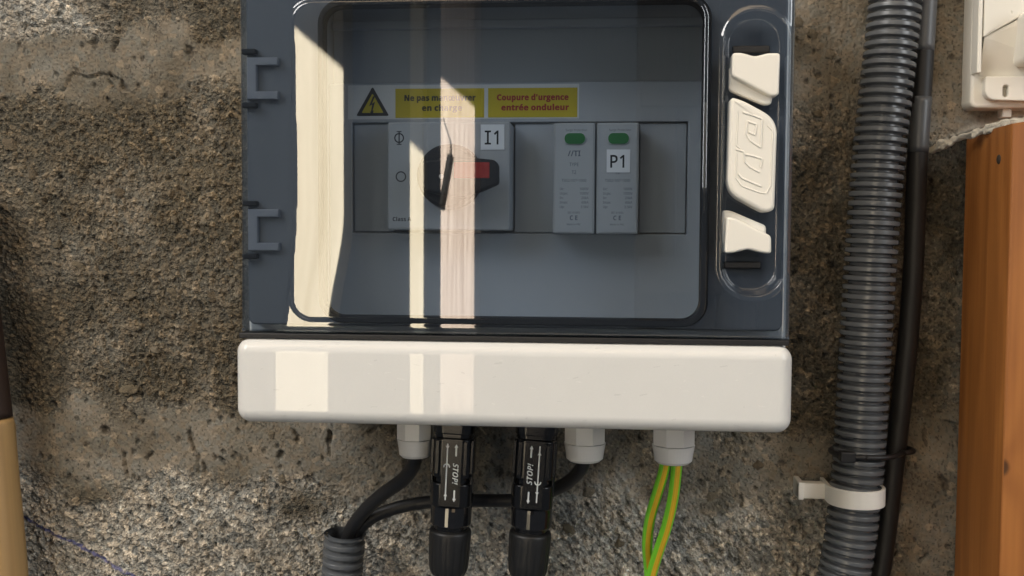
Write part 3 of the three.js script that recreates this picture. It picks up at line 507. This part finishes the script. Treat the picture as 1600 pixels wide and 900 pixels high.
{
  const c = thing('conduit_clip', 'white plastic clip holding the thick conduit to the wall', 'clip', [0.15, -0.081, 0.01]);
  const arc = new THREE.Shape(), R = 0.0133, T = 0.0018, cx = 0.1577, cz = 0.0195;
  // band round the conduit seen from below, then lifted upright
  arc.moveTo(-R, -0.016); arc.lineTo(-R, 0); arc.absarc(0, 0, R, Math.PI, 0, true); arc.lineTo(R, -0.016); arc.lineTo(R - T, -0.016); arc.lineTo(R - T, 0); arc.absarc(0, 0, R - T, 0, Math.PI, false); arc.lineTo(-R + T, -0.016); arc.closePath();
  const wm = P(0.76, 0.74, 0.69, 0.35, { ior: 1.4 });
  part('band', ext(arc, -0.0042, 0.0042, 0.0004, 24).rotateX(Math.PI / 2).translate(cx, -0.081, cz), wm, c);
  part('ear', merge([bx(0.1318, 0.1452, -0.0848, -0.0772, 0.0095, 0.0155, 0.0008), bx(0.1318, 0.1345, -0.0852, -0.0768, 0.002, 0.0165, 0.0006)]), wm, c);
}
{
  const t = thing('cable_tie', 'thin black cable tie round the conduit and pipe', 'cable tie', [0.165, -0.0615, 0.02]);
  const pts = []; // loop round both pipes
  for (let i = 0; i <= 14; i++) { const a = Math.PI * 0.5 + Math.PI * i / 14; pts.push([0.1587 + 0.0126 * Math.cos(a), -0.0608, 0.0195 + 0.0126 * Math.sin(a)]); }
  for (let i = 0; i <= 10; i++) { const a = -Math.PI / 2 + Math.PI * i / 10; pts.push([0.1806 + 0.006 * Math.cos(a), -0.0614, 0.0088 + 0.0062 * Math.sin(a)]); }
  pts.push([0.1785, -0.0613, 0.0185], [0.172, -0.0611, 0.0268], [0.165, -0.0609, 0.0312], [0.1587, -0.0608, 0.0321]);
  part('strap', sweep(pts, (s, a) => 0.0013, 0.001, 10, true), black, t);
  part('lock_head', bx(0.1475, 0.1545, -0.0634, -0.0584, 0.0268, 0.0325, 0.0008), black, t);
}

// ---------------------------------------------------------------- white fitting at the top right
{
  const wm = P(0.74, 0.71, 0.63, 0.35, { ior: 1.4 }), b = thing('wall_fitting', 'white plastic electrical fitting with screw lug in the upper right corner', 'fitting', [0.235, 0.1005, 0.004]);
  const outer = rrect(0.2076, 0.29, 0.1007, 0.22, 0.0035);
  part('back_plate', ext(outer, -0.004, 0.012, 0.0015), wm, b);
  part('rim', merge([bx(0.2078, 0.2098, 0.116, 0.22, 0.0105, 0.019, 0.0006)]), wm, b);
  const lug = roundPoly([[0.2125, 0.1148, 0.001], [0.2125, 0.104, 0.009], [0.262, 0.1022, 0.002], [0.262, 0.1148, 0.001]]);
  lug.holes.push(rrect(0.2205, 0.2231, 0.1052, 0.1108, 0.00128, THREE.Path));
  part('screw_lug', ext(lug, 0.0118, 0.0165, 0.0006), wm, b);
  // sloping body rising above the lug, with a window and a hinge hole
  const body = roundPoly([[0.2105, 0.22, 0.002], [0.2105, 0.1322, 0.001], [0.224, 0.1398, 0.004], [0.245, 0.151, 0.003], [0.28, 0.151, 0.003], [0.28, 0.22, 0.002]]);
  body.holes.push((() => { const h = new THREE.Path(); h.absarc(0.2215, 0.1395 + 0.0035, 0.00125, 0, 7); return h; })(), (() => { const h = new THREE.Path(); h.absellipse(0.2225, 0.1555, 0.0052, 0.0062, 0, 7); return h; })());
  part('upper_face', ext(body, 0.0118, 0.0185, 0.0007), wm, b);
  part('recess_floor', bx(0.2165, 0.2285, 0.149, 0.162, 0.0118, 0.0146, 0.001), wm, b);
  const slope = new THREE.BufferGeometry(); {
    const v = [[0.2112, 0.1325, 0.0175], [0.2112, 0.1155, 0.0122], [0.262, 0.1155, 0.0122], [0.262, 0.1505, 0.0185], [0.245, 0.1505, 0.0185], [0.224, 0.139, 0.0178]], p = [];
    for (let i = 1; i < 5; i++) p.push(...v[0], ...v[i], ...v[i + 1]);
    slope.setAttribute('position', new THREE.Float32BufferAttribute(p, 3)); slope.setAttribute('uv', new THREE.Float32BufferAttribute(new Array(p.length / 3 * 2).fill(0), 2)); slope.computeVertexNormals();
  }
  part('slope', slope, wm, b);
  part('cover_block', new RoundedBoxGeometry(0.04, 0.024, 0.02, 4, 0.003).translate(0.2455, 0.131, 0.022), wm, b);
  part('tab', bx(0.2235, 0.2278, 0.0968, 0.1012, 0.002, 0.0085, 0.0006), wm, b);
}

// ---------------------------------------------------------------- wooden handle, lower left
{
  const tx = woodTex([0.26, 0.15, 0.055], [0.52, 0.34, 0.15], 501, 128, 1024, 0.5);
  const t = thing('tool_handle', 'round pale wooden tool handle leaning in the lower left corner', 'handle', [-0.262, -0.2, 0.025]);
  part('shaft', sweep([[-0.2705, -0.054, 0.02], [-0.2688, -0.085, 0.0205], [-0.266, -0.13, 0.021], [-0.262, -0.2, 0.022]], (s) => 0.0112 + 0.0012 * sst(0, 0.08, s) - 0.0008 * (1 - sst(0, 0.004, s)), 0.002, 28), new THREE.MeshStandardMaterial({ map: tx, roughness: 0.45 }), t);
  part('grip_sleeve', sweep([[-0.2845, 0.06, 0.018], [-0.2775, 0.0, 0.019], [-0.2715, -0.054, 0.02]], (s) => 0.0112, 0.003, 28), M(0.035, 0.02, 0.015, 0.5), t, 'dark brown upper end');
}

// ---------------------------------------------------------------- sunlit posts behind the photographer (mirrored in the door)
{
  const t1 = woodTex([0.56, 0.5, 0.38], [0.78, 0.72, 0.6], 601, 256, 1024, 0.25), t2 = woodTex([0.36, 0.27, 0.22], [0.8, 0.7, 0.64], 611, 256, 1024, 0.9);
  for (const t of [t1, t2]) t.repeat.set(1, 2);
  const w1 = new THREE.MeshStandardMaterial({ map: t1, roughness: 0.8 }), w2 = new THREE.MeshStandardMaterial({ map: t2, roughness: 0.85, bumpMap: t2, bumpScale: 0.002 });
  const post = (x0, x1, z, mat, label, d = 0.1) => single('barn_post', bx(x0, x1, -1.3, 0.95, z, z + d, 0.002), mat, label, 'post', [(x0 + x1) / 2, -1.3, z + d / 2], 'timber posts mirrored in the smoked door');
  post(-0.739, -0.611, 2.1, w1, 'broad pale sunlit post, widest reflection at the hinge side of the door');
  post(-0.413, -0.380, 2.1, w1, 'narrow pale sunlit batten, thinnest reflection in the door', 0.05);
  post(-0.277, -0.210, 1.7, w2, 'pinkish weathered sunlit post reflected across the switch knob');
  // unseen plank gate added to darken the reflection in the window's right half
  const bd = thing('added_plank_gate', 'weathered brown plank gate added unseen to darken the right half of the window', 'gate', [0.45, -0.27, 2.3]);
  const td = woodTex([0.1, 0.075, 0.05], [0.26, 0.2, 0.14], 631, 128, 512, 0.6), wd = [0, 1, 2].map(k => { const t = td.clone(); t.offset.set(k * 0.31, k * 0.4); t.needsUpdate = true; return new THREE.MeshStandardMaterial({ map: t, roughness: 0.9 }); });
  for (let k = 0; k < 7; k++) part('plank', bx(0.12 + k * 0.102, 0.12 + k * 0.102 + 0.098, -0.27 + (k % 3) * 0.004, 0.95, 2.3, 2.325 + (k % 2) * 0.003, 0.003), wd[k % 3], bd);
  for (const y of [-0.1, 0.36]) part('rail', bx(0.13, 0.82, y, y + 0.09, 2.27, 2.2995, 0.003), wd[1], bd);
  const h = thing('hanging_marker', 'dark rod hanging by a string on the weathered post', 'marker', [-0.266, 0.1, 1.69]);
  part('rod', sweep([[-0.2572, 0.197, 1.692], [-0.2745, 0.097, 1.692]], () => 0.0055, 0.05, 16), M(0.01, 0.01, 0.01, 0.5), h);
  part('string', tube([[-0.2572, 0.197, 1.692], [-0.257, 0.222, 1.694], [-0.265, 0.245, 1.697], [-0.2715, 0.268, 1.7]], 0.0011, 0.004, 8), M(0.03, 0.025, 0.02, 0.8), h);
  // sloping board added out of view to cut the sunlight off above
  const d = new THREE.Vector2(1, -0.86).normalize(), n = new THREE.Vector2(-d.y, d.x), c0 = [-0.593, 1.036];
  const q = (a, b) => new THREE.Vector2(c0[0] + d.x * a + n.x * b, c0[1] + d.y * a + n.y * b);
  single('sun_cutoff_board', ext(new THREE.Shape([q(-1.1, 0), q(0.95, 0), q(0.95, 1.3), q(-1.1, 1.3)]), 0.88, 0.92), M(0.12, 0.09, 0.06, 0.9), 'sloping unseen board added behind the camera to cut off the sun', 'roof', [-0.6, 1.04, 0.9]);
}
renderer.render(scene, camera);
